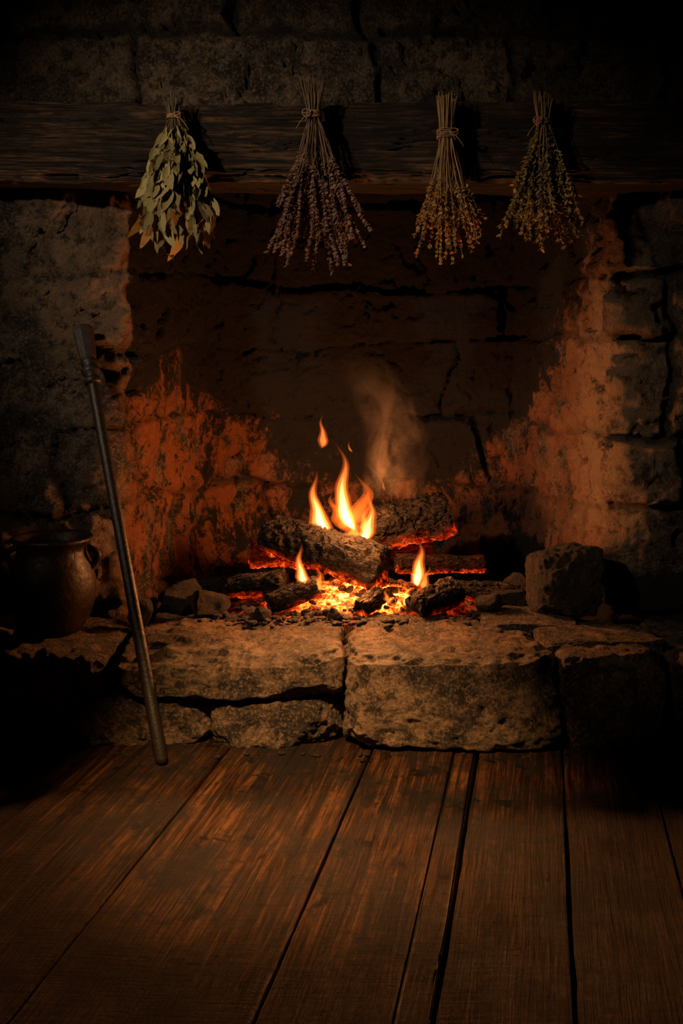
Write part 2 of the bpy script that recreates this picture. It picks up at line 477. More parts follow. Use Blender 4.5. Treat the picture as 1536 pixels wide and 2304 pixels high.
# ------------------------------------------------------------------ rocks
def rock_geo(center, size, seed, k=6.0, n=14, amp=0.06, cuts=9, cutd=(0.72, 0.95), rot=(0, 0, 0), fine=1.0, fscale=1.0):
    lin = np.linspace(-1, 1, n)
    A, B = np.meshgrid(lin, lin, indexing='ij'); o = np.ones_like(A)
    faces = []; P = []
    for ax in range(3):
        for sg in (-1, 1):
            comp = [None]*3
            comp[ax] = o*sg; comp[(ax+1) % 3] = A if sg > 0 else B; comp[(ax+2) % 3] = B if sg > 0 else A
            off = sum(len(p) for p in P)
            P.append(np.stack(comp, -1).reshape(-1, 3))
            faces += grid_faces(n, n, off=off)
    P = np.concatenate(P)
    key = np.round(P*1000).astype(int)
    uq, idx, inv = np.unique(key, axis=0, return_index=True, return_inverse=True)
    inv = np.asarray(inv).ravel()
    P = P[idx]; faces = [tuple(inv[i] for i in f) for f in faces]
    nk = (np.abs(P)**k).sum(1)**(1/k)
    P = P/nk[:, None]
    rs = np.random.RandomState(seed)
    for _ in range(cuts):
        nv = rs.normal(size=3); nv /= np.linalg.norm(nv)
        sup = (np.abs(nv)**(k/(k-1))).sum()**((k-1)/k)
        dd = sup*rs.uniform(*cutd)
        pr = P@nv
        P = P-np.maximum(pr-dd, 0)[:, None]*nv[None]*0.95
    sz = np.array(size)/2
    Q = P*sz
    nn = P/np.linalg.norm(P, axis=1)[:, None]
    m = float(np.mean(size))
    f1 = 1.6/m*fscale; s = float(seed % 97)
    d = amp*m*fbm(Q[:, 0]*f1+s, Q[:, 1]*f1+s, Q[:, 2]*f1, seed % 1000, 3) + fine*amp*m*0.45*fbm(Q[:, 0]*f1*5+s, Q[:, 1]*f1*5, Q[:, 2]*f1*5, seed % 1000+7, 3, 0.6)
    Q = Q+nn*d[:, None]
    R = np.array(Euler(rot).to_matrix())
    Q = Q@R.T+np.array(center)
    return Q, faces

def rock(name, center, size, seed, mat, parent=None, **kw):
    Q, f = rock_geo(center, size, seed, **kw)
    return mesh_obj(name, Q, f, mat, parent=parent)

def box_rock(name, x0, x1, y0, y1, z0, z1, seed, parent, mat=M_hearth, **kw):
    a = dict(k=9, n=64, amp=0.06, cuts=18, cutd=(0.84, 0.98), fine=1.3, fscale=1.5); a.update(kw)
    return rock(name, ((x0+x1)/2, (y0+y1)/2, (z0+z1)/2), (x1-x0, y1-y0, z1-z0), seed, mat, parent, **a)

H = empty('hearth')
box_rock('slab_1', 0.008, 0.553, -0.465, -0.03, -0.008, 0.231, 21, H, amp=0.075)
box_rock('slab_2', -0.584, 0.003, -0.434, -0.02, 0.104, 0.230, 22, H, amp=0.06)
box_rock('slab_3', -0.335, 0.004, -0.43, -0.03, -0.01, 0.116, 23, H)
box_rock('slab_4', -0.70, -0.318, -0.415, -0.03, -0.01, 0.110, 24, H)
box_rock('slab_5', 0.556, 0.82, -0.44, -0.04, -0.005, 0.228, 25, H)
box_rock('slab_6', 0.82, 1.30, -0.42, -0.0, -0.01, 0.215, 26, H)
box_rock('slab_7', -0.94, -0.582, -0.39, 0.0, -0.01, 0.224, 27, H)
box_rock('slab_8', -1.45, -0.93, -0.40, 0.0, -0.01, 0.217, 28, H)
box_rock('slab_9', 1.29, 1.8, -0.42, 0.0, -0.01, 0.21, 35, H)
box_rock('slab_10', 0.40, 0.66, -0.18, 0.03, 0.19, 0.250, 29, H, n=26)
box_rock('slab_11', 0.53, 0.86, -0.32, -0.14, 0.18, 0.240, 30, H, n=26)
mesh_obj('core', [(-1.4, -0.34, 0), (1.7, -0.34, 0), (1.7, 0.66, 0), (-1.4, 0.66, 0), (-1.4, -0.34, 0.18), (1.7, -0.34, 0.18), (1.7, 0.66, 0.18), (-1.4, 0.66, 0.18)],
         [(0, 1, 5, 4), (4, 5, 6, 7), (1, 2, 6, 5), (3, 0, 4, 7)], M_sub, parent=H, smooth_sh=False)
mb = MB(); rs = random.Random(9)
for i in range(60):
    x = rs.uniform(-0.7, 0.95); y = -0.455-abs(rs.gauss(0, 0.03)); s_ = rs.uniform(0.003, 0.011)
    Q, f = rock_geo((x, y-0.01, s_*0.25), (s_*1.5, s_*1.1, s_*0.6), 900+i, n=5, amp=0.08, rot=(0, 0, rs.random()*6))
    mb.add([tuple(q) for q in Q], f)
mb.obj('crumbled_mortar', [M_rock], parent=H)

rock('loose_stone_block', (0.660, -0.05, 0.335), (0.215, 0.17, 0.215), 51, M_rock, k=4.5, n=40, amp=0.08, cuts=16, cutd=(0.72, 0.95), rot=(0, 0, 0.15), fine=1.5)

# ------------------------------------------------------------------ ash and ember bed
def emb_mat(name, base_glow):
    m = NT(name); o = m.obj()
    heat = m.attr('glowmask')
    n1 = m.noise(o, 28, 6, 0.65, 0.2); n2 = m.noise(o, 120, 5, 0.7)
    v = m.voro(o, 55, 'DISTANCE_TO_EDGE')
    crack = m.ramp(v, [(0.0, 1.0), (0.10, 0.0)])
    g = m.ramp(n1, [(0.42, 0.0), (0.62, 1.0)])
    if base_glow:
        e = m.math('MULTIPLY', heat, m.ramp(n1, [(0.34, 0.15), (0.56, 1.0)]))
        e = m.math('MULTIPLY', e, m.ramp(n2, [(0.3, 0.35), (0.56, 1.0)]))
    else:
        e = m.math('MULTIPLY', heat, m.math('MAXIMUM', m.math('MULTIPLY', g, 0.8), m.math('MULTIPLY', crack, 0.75)))
    col = m.ramp(e, [(0.0, (0.3, 0.01, 0.0)), (0.12, (0.8, 0.03, 0.002)), (0.4, (1.0, 0.09, 0.006)), (0.75, (1.0, 0.20, 0.02)), (1.0, (1.0, 0.38, 0.07))])
    st = m.math('MULTIPLY', m.math('POWER', e, 2.0), 12.0 if base_glow else 5.0)
    c = m.ramp(n2, [(0.35, (0.008, 0.006, 0.006)), (0.55, (0.028, 0.024, 0.022)), (0.72, (0.16, 0.14, 0.12))])
    return m.bsdf(color=c, rough=0.8, normal=m.bump(n2, 0.9, 0.006), emit=col, estr=st, spec=0.3)
M_ember = emb_mat('ember_glow', True)
M_coal = emb_mat('charcoal', False)

def bed_h(x, y):
    return 0.200+0.085*np.exp(-(((x-0.05)/0.34)**2+((y-0.16)/0.17)**2))+0.028*np.exp(-(((x-0.03)/0.26)**2+((y-0.0)/0.07)**2))
def heat_f(x, y):
    return np.clip(1.4*np.exp(-(((x-0.05)/0.24)**2+((y-0.07)/0.13)**2)), 0, 1)
def build_bed():
    xs = np.arange(-0.56, 0.70, 0.008); ys = np.arange(-0.09, 0.65, 0.008)
    X, Y = np.meshgrid(xs, ys, indexing='ij')
    Z = bed_h(X, Y)+0.016*fbm(X*20, Y*20, 0*X, 3, 4, 0.6)
    heat = heat_f(X+0.03*fbm(X*8, Y*8, 0*X, 4, 2), Y)
    return mesh_obj('ash_bed', np.stack([X, Y, Z], -1).reshape(-1, 3), grid_faces(len(xs), len(ys)), M_ember, {'glowmask': heat})
E = empty('ember_bed')
bed = build_bed(); bed.parent = E
def build_coals():
    r = random.Random(77)
    V = []; F = []; Hh = []
    def put(x, y, s, zoff=0.0, hm=1.0, flat=0.7):
        z = float(bed_h(x, y))+s*0.12+zoff
        Q, f = rock_geo((x, y, z), (s*r.uniform(0.9, 1.7), s*r.uniform(0.8, 1.2), s*flat), r.randrange(9999), k=4, n=7, amp=0.09, cuts=9, cutd=(0.6, 0.9), rot=(r.uniform(-.5, .5), r.uniform(-.5, .5), r.random()*6))
        o = len(V); V.extend(Q.tolist()); F.extend([tuple(int(i)+o for i in q) for q in f])
        Hh.extend([min(1, float(heat_f(np.array(x), np.array(y)))*hm)]*len(Q))
    for i in range(440):
        x = r.gauss(0.06, 0.27); y = r.uniform(-0.06, 0.5)
        if not (-0.48 < x < 0.62): continue
        h = float(heat_f(np.array(x), np.array(y)))
        if h > 0.5 and r.random() < 0.35: continue
        put(x, y, r.uniform(0.010, 0.036), hm=r.choice([0.0, 0.1, 0.5, 0.9, 1.0]))
    for i in range(300):
        x = r.gauss(0.05, 0.2); y = r.gauss(-0.08, 0.035)
        if y < -0.22: continue
        s = r.uniform(0.005, 0.02)
        z = 0.232
        Q, f = rock_geo((x, y, z+s*0.2), (s*1.4, s, s*0.7), r.randrange(9999), k=4, n=5, amp=0.09, cuts=6, cutd=(0.6, 0.9), rot=(0, 0, r.random()*6))
        o = len(V); V.extend(Q.tolist()); F.extend([tuple(int(i)+o for i in q) for q in f])
        Hh.extend([float(heat_f(np.array(x), np.array(y)))*r.choice([0, 0, 0.4, 0.8])]*len(Q))
    mesh_obj('charcoal_lumps', V, F, M_coal, {'glowmask': Hh}, parent=E)
build_coals()

# ------------------------------------------------------------------ logs
def log_mat():
    m = NT('charred_log')
    a, b = m.attr('along'), m.attr('across')
    o = m.obj(); heat = m.attr('glowmask')
    vec = m.n('ShaderNodeCombineXYZ', {'X': a, 'Y': b, 'Z': m.attr('tone')}).outputs[0]
    n1 = m.noise(o, 22, 7, 0.65); n2 = m.noise(m.map(vec, (40, 140, 1)), 1.0, 6, 0.7)
    dv = m.n('ShaderNodeVectorMath', {0: m.map(vec, (30, 70, 5)), 1: m.n('ShaderNodeTexNoise', {'Vector': o, 'Scale': 40.0, 'Detail': 3.0}).outputs[1]}, operation='ADD').outputs[0]
    v = m.voro(dv, 1.0, 'DISTANCE_TO_EDGE')
    crack = m.ramp(v, [(0.0, 0.0), (0.10, 1.0)])
    c = m.ramp(n1, [(0.40, (0.004, 0.003, 0.0028)), (0.56, (0.011, 0.007, 0.0048)), (0.70, (0.05, 0.024, 0.012))])
    c = m.mix(m.ramp(n2, [(0.35, 0.6), (0.6, 0.0)]), c, (0.004, 0.003, 0.003))
    c = m.mix(m.ramp(crack, [(0.0, 0.9), (0.6, 0.0)]), c, (0.002, 0.0015, 0.0015))
    c = m.mix(m.math('MULTIPLY', m.attr('ash'), m.ramp(n2, [(0.46, 0.0), (0.66, 0.8)])), c, (0.24, 0.16, 0.11))
    e = m.math('MULTIPLY', heat, m.ramp(n1, [(0.40, 0.0), (0.58, 1.0)]))
    e = m.math('MULTIPLY', e, m.ramp(crack, [(0.0, 1.0), (1.0, 0.35)]))
    col = m.ramp(e, [(0.0, (0.3, 0.01, 0)), (0.15, (0.8, 0.03, 0.002)), (0.5, (1.0, 0.10, 0.008)), (1.0, (1.0, 0.26, 0.035))])
    h = m.math('ADD', m.math('MULTIPLY', crack, 0.8), m.math('MULTIPLY', n2, 0.8))
    return m.bsdf(color=c, rough=0.72, normal=m.bump(h, 1.0, 0.009), emit=col, estr=m.math('MULTIPLY', e, 2.4), spec=0.16)
M_log = log_mat()

def make_log(name, p0, p1, r0, r1, seed, heat_low=1.0, ash=0.0, squash=1.0, heat_all=0.0, parent=None):
    p0, p1 = np.array(p0, float), np.array(p1, float)
    L = np.linalg.norm(p1-p0); d = (p1-p0)/L
    up = np.array([0, 0, 1.0]); s1 = np.cross(d, up); s1 /= np.linalg.norm(s1); s2 = np.cross(s1, d)
    nt = max(18, int(L/0.004)); na = 84
    rings = []; al = []; ac = []; ht = []; ash_a = []
    def ring(t, rf, ax=0.0):
        th = np.linspace(0, 2*np.pi, na, endpoint=False)
        rr = (r0*(1-t)+r1*t)*rf
        cx, sy = np.cos(th), np.sin(th)
        q = p0+d*(L*t+ax)
        s = seed
        nz = 0.22*fbm(cx*1.2+s, sy*1.2, t*3+0*th, s, 3)+0.18*fbm(cx*4+s, sy*4, t*L*40+0*th, s+5, 3, 0.6)
        # alligator cracks in the char
        ck = np.minimum(np.abs(fbm(cx*3.2+s, sy*3.2, t*L*16+0*th, s+21, 2)), np.abs(fbm(cx*2.6+s, sy*2.6, t*L*34+0*th, s+29, 2)))
        nz = nz-0.14*(1-smooth(0.0, 0.06, ck))
        facet = 0.08*np.abs(np.sin(th*2.5+s))
        rad = rr*(1+(nz-facet)*min(1, rf*1.0))
        w = 0.08*r0*math.sin(t*5+s)
        P = q[None]+s1[None]*(cx*rad*squash+w)[:, None]+s2[None]*(sy*rad)[:, None]
        P = P+d[None]*(0.40*r0*fbm(cx*rf*2+s, sy*rf*2, 0*th, s+9, 4))[:, None]*(smooth(0.8, 1.0, np.array(t))-smooth(0.2, 0.0, np.array(t)))
        rings.append(P); al.append(t*L+0*th); ac.append(th*r0)
        low = np.clip(-sy*1.5-0.45, 0, 1)
        ht.append(np.clip(low*heat_low+heat_all, 0, 1)); ash_a.append(np.clip(sy, 0, 1)*ash)
    for rf in (0.02, 0.3, 0.55, 0.75, 0.92): ring(0, rf, -0.0)
    for t in np.linspace(0, 1, nt): ring(t, 1.0 if 0 < t < 1 else 0.985)
    for rf in (0.92, 0.75, 0.55, 0.3, 0.02): ring(1, rf, 0.0)
    nr = len(rings)
    V = np.concatenate(rings); F = []
    for i in range(nr-1):
        for j in range(na):
            j2 = (j+1) % na
            F.append((i*na+j, i*na+j2, (i+1)*na+j2, (i+1)*na+j))
    F.append(tuple(range(na-1, -1, -1))); F.append(tuple((nr-1)*na+j for j in range(na)))
    return mesh_obj(name, V, F, M_log, {'along': np.concatenate(al), 'across': np.concatenate(ac), 'glowmask': np.concatenate(ht), 'ash': np.concatenate(ash_a), 'tone': np.full(len(V), seed*0.37)}, parent=parent)

make_log('firewood_log', (-0.225, 0.24, 0.420), (0.125, 0.06, 0.348), 0.068, 0.070, 1, 0.9, 0.06)
make_log('firewood_log', (0.100, 0.28, 0.425), (0.345, 0.31, 0.475), 0.066, 0.078, 2, 0.7, 0.02)
make_log('firewood_log', (0.18, 0.24, 0.325), (0.46, 0.31, 0.310), 0.034, 0.030, 3, 1.0, 0.1, heat_all=0.05)
make_log('firewood_log', (-0.30, 0.38, 0.33), (0.30, 0.40, 0.34), 0.05, 0.05, 4, 0.8, 0.1, heat_all=0.1)
make_log('charred_wood_1', (-0.345, 0.13, 0.275), (-0.175, 0.09, 0.300), 0.034, 0.042, 5, 0.8, 0.4, parent=E)
make_log('charred_wood_2', (-0.215, -0.02, 0.262), (-0.070, 0.02, 0.305), 0.032, 0.034, 6, 0.9, 0.5, parent=E)
make_log('charred_wood_3', (0.055, -0.07, 0.258), (0.120, 0.01, 0.280), 0.030, 0.028, 7, 0.9, 0.9, parent=E)
make_log('charred_wood_4', (0.205, -0.07, 0.258), (0.335, 0.02, 0.290), 0.038, 0.048, 8, 0.6, 0.9, 1.1, parent=E)
make_log('charred_wood_5', (0.34, 0.16, 0.262), (0.55, 0.13, 0.252), 0.03, 0.034, 9, 0.7, 0.3, parent=E)
make_log('charred_wood_6', (-0.48, 0.28, 0.235), (-0.30, 0.25, 0.255), 0.03, 0.034, 10, 0.1, 0.2, parent=E)
for i, (x, y, z, s) in enumerate([(-0.475, 0.0, 0.262, 0.085), (-0.39, -0.02, 0.258, 0.095), (-0.33, 0.19, 0.25, 0.08), (-0.23, -0.08, 0.245, 0.045),
                                  (0.43, -0.04, 0.272, 0.06), (0.50, 0.06, 0.250, 0.09), (-0.50, 0.13, 0.25, 0.10), (0.56, 0.2, 0.25, 0.09), (-0.02, -0.09, 0.246, 0.040)]):
    rock('stone_lump_%d' % (i+1), (x, y, z), (s*1.25, s, s*0.85), 300+i, M_rock, k=4, n=20, amp=0.07, cuts=10, cutd=(0.65, 0.9), rot=(0.1*i, 0.2, i*0.7), parent=E)

# ------------------------------------------------------------------ flames
def flame_mat(name, col, strength):
    m = NT(name)
    em = m.n('ShaderNodeEmission', {'Color': (*col, 1), 'Strength': strength})
    m.t.links.new(em.outputs[0], m.out.inputs['Volume'])
    return m.mat
F_out = flame_mat('flame_outer', (1.0, 0.14, 0.012), 24)
F_mid = flame_mat('flame_middle', (1.0, 0.27, 0.04), 75)
F_in = flame_mat('flame_core', (1.0, 0.52, 0.18), 190)
FI = empty('fire')
def flame(i, base, top, w, sway, wisp=False, bulge=0.25, depth=0.8, curl=1.0):
    base = Vector(base); top = Vector(top); n = 36; na = 14; seed = i*1.7
    def centre(t):
        c = base.lerp(top, t)
        c.x += (sway*math.sin(t*math.pi*1.7*curl+seed)-sway*math.sin(seed)*(1-t)-sway*math.sin(math.pi*1.7*curl+seed)*t)
        c.x += 0.05*w*math.sin(t*14+seed)
        c.y += sway*0.4*math.sin(t*4+seed*2)*t
        return c
    layers = [('o', 1.0, 1.0, F_out), ('m', 0.74, 0.84, F_mid), ('c', 0.48, 0.62, F_in)] if not wisp else [('o', 1.0, 1.0, F_out), ('m', 0.6, 0.8, F_out)]
    if wisp == 2: layers = [('o', 1.0, 1.0, F_out), ('m', 0.6, 0.8, F_mid)]
    for tag, rs_, hs, mat in layers:
        V = []; F = []
        for j in range(n+1):
            t = j/n; tt = t*hs+(0.03 if hs < 1 else 0)
            c = centre(tt)
            r = w*0.5*rs_*((0.35+0.65*math.sin(min(1, t/bulge)*math.pi/2)) if t < bulge else (1-((t-bulge)/(1-bulge)))**1.15)
            if t < 0.08: r *= (t/0.08)**0.5
            r = max(r, 0.0003)
            for k in range(na):
                a = 2*math.pi*k/na
                rr = r*(1+0.15*math.sin(2*a+t*6+seed)+0.08*math.sin(3*a-t*9+seed))
                V.append((c.x+math.cos(a)*rr, c.y+math.sin(a)*rr*depth, c.z))
        for j in range(n):
            for k in range(na):
                k2 = (k+1) % na
                F.append((j*na+k, j*na+k2, (j+1)*na+k2, (j+1)*na+k))
        F.append(tuple(range(na-1, -1, -1))); F.append(tuple(n*na+k for k in range(na)))
        mesh_obj('flame_%d_%s' % (i, tag), V, F, mat, parent=FI)
def flm(i, x0, z0, x1, z1, y, w, sway, wisp=False, **kw): flame(i, (x0, y, z0), (x1, y, z1), w, sway, wisp, **kw)
flm(1, -0.045, 0.415, -0.078, 0.640, 0.17, 0.070, 0.012)
flm(2, 0.052, 0.430, -0.022, 0.725, 0.20, 0.072, 0.028, bulge=0.2)
flm(3, 0.056, 0.390, 0.082, 0.580, 0.16, 0.056, 0.012)
flm(4, -0.064, 0.700, -0.056, 0.815, 0.18, 0.032, 0.008, 2)
flm(5, -0.100, 0.300, -0.120, 0.445, 0.00, 0.046, 0.008)
flm(6, 0.232, 0.295, 0.228, 0.450, 0.04, 0.052, 0.009)
flm(7, 0.183, 0.262, 0.183, 0.340, -0.05, 0.030, 0.004)
flm(8, 0.133, 0.570, 0.128, 0.620, 0.16, 0.010, 0.002, 2)
flm(9, 0.035, 0.690, 0.022, 0.732, 0.16, 0.012, 0.004, 2)
flm(10, 0.018, 0.430, 0.045, 0.62, 0.22, 0.08, 0.03, 1)
flm(11, 0.030, 0.420, 0.035, 0.50, 0.14, 0.055, 0.006, 2)
flm(12, 0.140, 0.268, 0.130, 0.318, -0.04, 0.026, 0.003, 2)
flm(13, 0.25, 0.290, 0.262, 0.37, 0.03, 0.034, 0.006, 2)
flm(14, -0.085, 0.28, -0.070, 0.37, 0.01, 0.050, 0.006, 2)
flm(15, -0.005, 0.44, -0.03, 0.56, 0.22, 0.06, 0.015, 1)
flm(16, 0.085, 0.42, 0.10, 0.53, 0.22, 0.05, 0.012, 2)

# ------------------------------------------------------------------ poker
def revolve(mb, p0, p1, profile, n=20, m=0):
    p0 = Vector(p0); p1 = Vector(p1); ax = (p1-p0); L = ax.length; ax.normalize()
    u = ax.orthogonal().normalized(); v = ax.cross(u)
    vs = []
    for (t, r) in profile:
        for k in range(n):
            a = 2*math.pi*k/n
            vs.append(p0+ax*(t*L)+(u*math.cos(a)+v*math.sin(a))*r)
    fs = []
    for i in range(len(profile)-1):
        for k in range(n):
            k2 = (k+1) % n
            fs.append((i*n+k, i*n+k2, (i+1)*n+k2, (i+1)*n+k))
    fs.append(tuple(range(n-1, -1, -1))); fs.append(tuple((len(profile)-1)*n+k for k in range(n)))
    mb.add(vs, fs, m)
PK = empty('fireplace_poker')
pb, pt = (-0.432, -0.54, 0.004), (-0.752, -0.060, 1.077)
mb = MB()
revolve(mb, pb, pt, [(0, 0.011), (0.01, 0.015), (0.1, 0.016), (0.4, 0.015), (0.84, 0.0155), (0.85, 0.016)], 18)
revolve(mb, pb, pt, [(0.845, 0.017), (0.848, 0.023), (0.856, 0.025), (0.862, 0.019), (0.868, 0.018), (0.874, 0.026), (0.884, 0.027), (0.892, 0.019), (0.898, 0.024), (0.905, 0.025), (0.91, 0.019)], 20)
mb.obj('shaft', [M_iron], parent=PK)
mb = MB()
revolve(mb, pb, pt, [(0.905, 0.019), (0.915, 0.024), (0.94, 0.027), (0.97, 0.029), (0.985, 0.031), (0.995, 0.028), (1.0, 0.019)], 8)
mb.obj('grip', [M_handle], parent=PK, sm=False)

# ------------------------------------------------------------------ pot
def pot_mat():
    m = NT('glazed_earthenware'); o = m.obj()
    n = m.noise(o, 14, 6, 0.6); n2 = m.noise(o, 60, 5, 0.6)
    c = m.ramp(n, [(0.38, (0.006, 0.004, 0.003)), (0.65, (0.035, 0.013, 0.005))])
    return m.bsdf(color=c, rough=m.ramp(n2, [(0.3, 0.35), (0.7, 0.6)]), normal=m.bump(n2, 0.5, 0.006), spec=0.3)
M_pot = pot_mat()
def build_pot():
    cx, cy, z0 = -0.80, -0.19, 0.224
    zsc = 1.16
    prof = [(0.0, 0.0), (0.06, 0.0), (0.075, 0.006), (0.10, 0.04), (0.116, 0.085), (0.118, 0.125), (0.108, 0.165), (0.094, 0.192), (0.092, 0.205), (0.102, 0.216), (0.110, 0.222), (0.112, 0.228), (0.106, 0.232),
            (0.098, 0.226), (0.088, 0.212), (0.084, 0.195), (0.098, 0.165), (0.108, 0.125), (0.106, 0.085), (0.09, 0.04), (0.06, 0.012), (0.0, 0.010)]
    n = 48; mb = MB(); vs = []
    for r, z in prof:
        for k in range(n):
            a = 2*math.pi*k/n
            rr = max(r, 0.0005)*(1+0.012*math.sin(3*a+z*20))
            vs.append((cx+math.cos(a)*rr, cy+math.sin(a)*rr, z0+z*zsc))
    fs = []
    for i in range(len(prof)-1):
        for k in range(n):
            k2 = (k+1) % n
            fs.append((i*n+k, i*n+k2, (i+1)*n+k2, (i+1)*n+k))
    mb.add(vs, fs)
    P = empty('earthenware_pot')
    mb.obj('body', [M_pot], parent=P)
    mb = MB()
    for sg in (-1, 1):
        pts = []
        for i in range(13):
            t = i/12*math.pi
            pts.append((cx+sg*(0.098+0.028*math.sin(t)), cy, z0+(0.205-0.055*(i/12)+0.008*math.sin(t))*zsc))
        mb.tube(pts, 0.009, 10)
    mb.obj('lug_handles', [M_pot], parent=P)
build_pot()
rock('stone_shard', (-0.575, -0.12, 0.262), (0.07, 0.05, 0.09), 63, M_rock, k=4, n=14, amp=0.05, cuts=12, cutd=(0.45, 0.8), rot=(0, 0.4, 0.3))

# ------------------------------------------------------------------ herb bundles
def arc(p, d0, d1, L, n=12, wob=0.0, r=rnd):
    pts = [Vector(p)]; d0 = Vector(d0).normalized(); d1 = Vector(d1).normalized()
    ph = r.random()*6; f1 = r.uniform(4, 9); f2 = r.uniform(4, 9)
    for i in range(1, n+1):
        t = i/n
        d = d0.lerp(d1, t).normalized()
        d = d+Vector((math.sin(ph+t*f1), math.cos(ph*1.3+t*f2), 0))*wob
        pts.append(pts[-1]+d*(L/n))
    return pts

def twine_wrap(mb, c, rx, ry, turns=4, h=0.016, r=0.0016, m=0):
    pts = []
    N = turns*18
    for i in range(N+1):
        a = 2*math.pi*i/18
        pts.append((c[0]+rx*math.cos(a), c[1]+ry*math.sin(a), c[2]-h/2+h*i/N+0.001*math.sin(i*1.3)))
    mb.tube(pts, r, 6, m)

def bow(mb, c, side, r=0.0016, s=0.018):
    for k in range(2):
        pts = []
        for i in range(15):
            t = i/14*2*math.pi
            pts.append((c[0]+side*(s*(1-math.cos(t))*0.7), c[1]-0.004-0.003*k, c[2]+s*0.55*math.sin(t)*(1 if k == 0 else 0.6)+0.004*k))
        mb.tube(pts, r, 6)
    for k in (0.4, 1.0):
        pts = [(c[0]+side*0.01*t*k*4, c[1]-0.004, c[2]-0.02*t*t*k*1.6-0.01*t) for t in [i/6 for i in range(7)]]
        mb.tube(pts, r*0.8, 5)

def hang(parent, x, y, ztie, zn):
    mb = MB()
    mb.tube([(x, -0.10, zn), (x, y+0.006, zn+0.004)], 0.003, 8)
    mb.tube([(x, y+0.010, zn+0.0035), (x, y+0.004, zn+0.004)], 0.006, 8)
    mb.obj('nail', [M_nail], parent=parent)
    mb = MB()
    for s in (-1, 1):
        mb.tube([(x+s*0.012, y+0.0, ztie), (x+s*0.010, y+0.012, (ztie+zn)/2), (x+s*0.002, y+0.022, zn+0.004)], 0.0012, 5)
    mb.obj('hanging_loop', [M_twine], parent=parent)

YB = -0.185
def sage():
    r = random.Random(101); P = empty('dried_sage_bundle')
    tie = Vector((-0.466, YB, 1.655))
    ms = MB(); ml = MB(); mt = MB()
    for i in range(26):
        a = r.random()*6.28; q = r.random()**0.5*0.016
        p = tie+Vector((math.cos(a)*q, math.sin(a)*q, 0))
        d = Vector((math.cos(a)*0.28*q/0.016+r.uniform(-.1, .1), math.sin(a)*0.12, 1))
        ms.tube(arc(p, d, d, r.uniform(0.03, 0.075), 5, 0.04, r), [0.0017]*5+[0.0012], 5, a=r.random())
    for i in range(116):
        a = r.random()*6.28; q = r.random()**0.45
        sx, sy = math.cos(a)*q, math.sin(a)*q
        d1 = Vector((sx*0.34, sy*0.24-0.02, -1))
        L = r.uniform(0.11, 0.350)
        pts = arc(tie+Vector((sx*0.013, sy*0.013, 0)), Vector((sx*0.50, sy*0.26, -1)), d1, L, 12, 0.03, r)
        ms.tube(pts, [0.0014]*13, 5, a=r.random())
        nl = r.randint(6, 10)
        for k in range(nl):
            t = 0.20+0.80*(k+r.random()*0.6)/nl
            idx = min(11, int(t*12)); p = pts[idx].lerp(pts[idx+1], t*12-idx if t < 1 else 1)
            aa = r.random()*6.28
            out = Vector((math.cos(aa)*0.36+sx*0.12, math.sin(aa)*0.28+sy*0.2-0.06, -1+r.uniform(0, 0.3)))
            Ln = r.uniform(0.036, 0.078)*(0.62+0.5*t)*(1.3 if r.random() < 0.15 else 1); W = Ln*r.uniform(0.28, 0.44)
            nn = Vector((r.uniform(-.9, .9), -1, r.uniform(-0.3, 0.5))) if r.random() < 0.65 else Vector((r.uniform(-1, 1), r.uniform(-1, 1), 0.2))
            ml.leaf(p, out, nn, Ln, W, bend=r.uniform(-0.35, 0.4), fold=r.uniform(-0.1, 0.6), nseg=8, a=r.random()**1.7)
    twine_wrap(mt, tie, 0.0185, 0.0175, 4, 0.012)
    bow(mt, (tie.x+0.006, tie.y-0.016, tie.z), 1, s=0.012)
    ms.obj('stems', [leaf_mat('sage_stem', (0.06, 0.045, 0.025), (0.16, 0.12, 0.06))], parent=P)
    ml.obj('leaves', [leaf_mat('sage_leaf', (0.11, 0.082, 0.030), (0.38, 0.305, 0.125))], parent=P)
    mt.obj('twine', [M_twine], parent=P); hang(P, tie.x, YB+0.02, tie.z, 1.690)
sage()

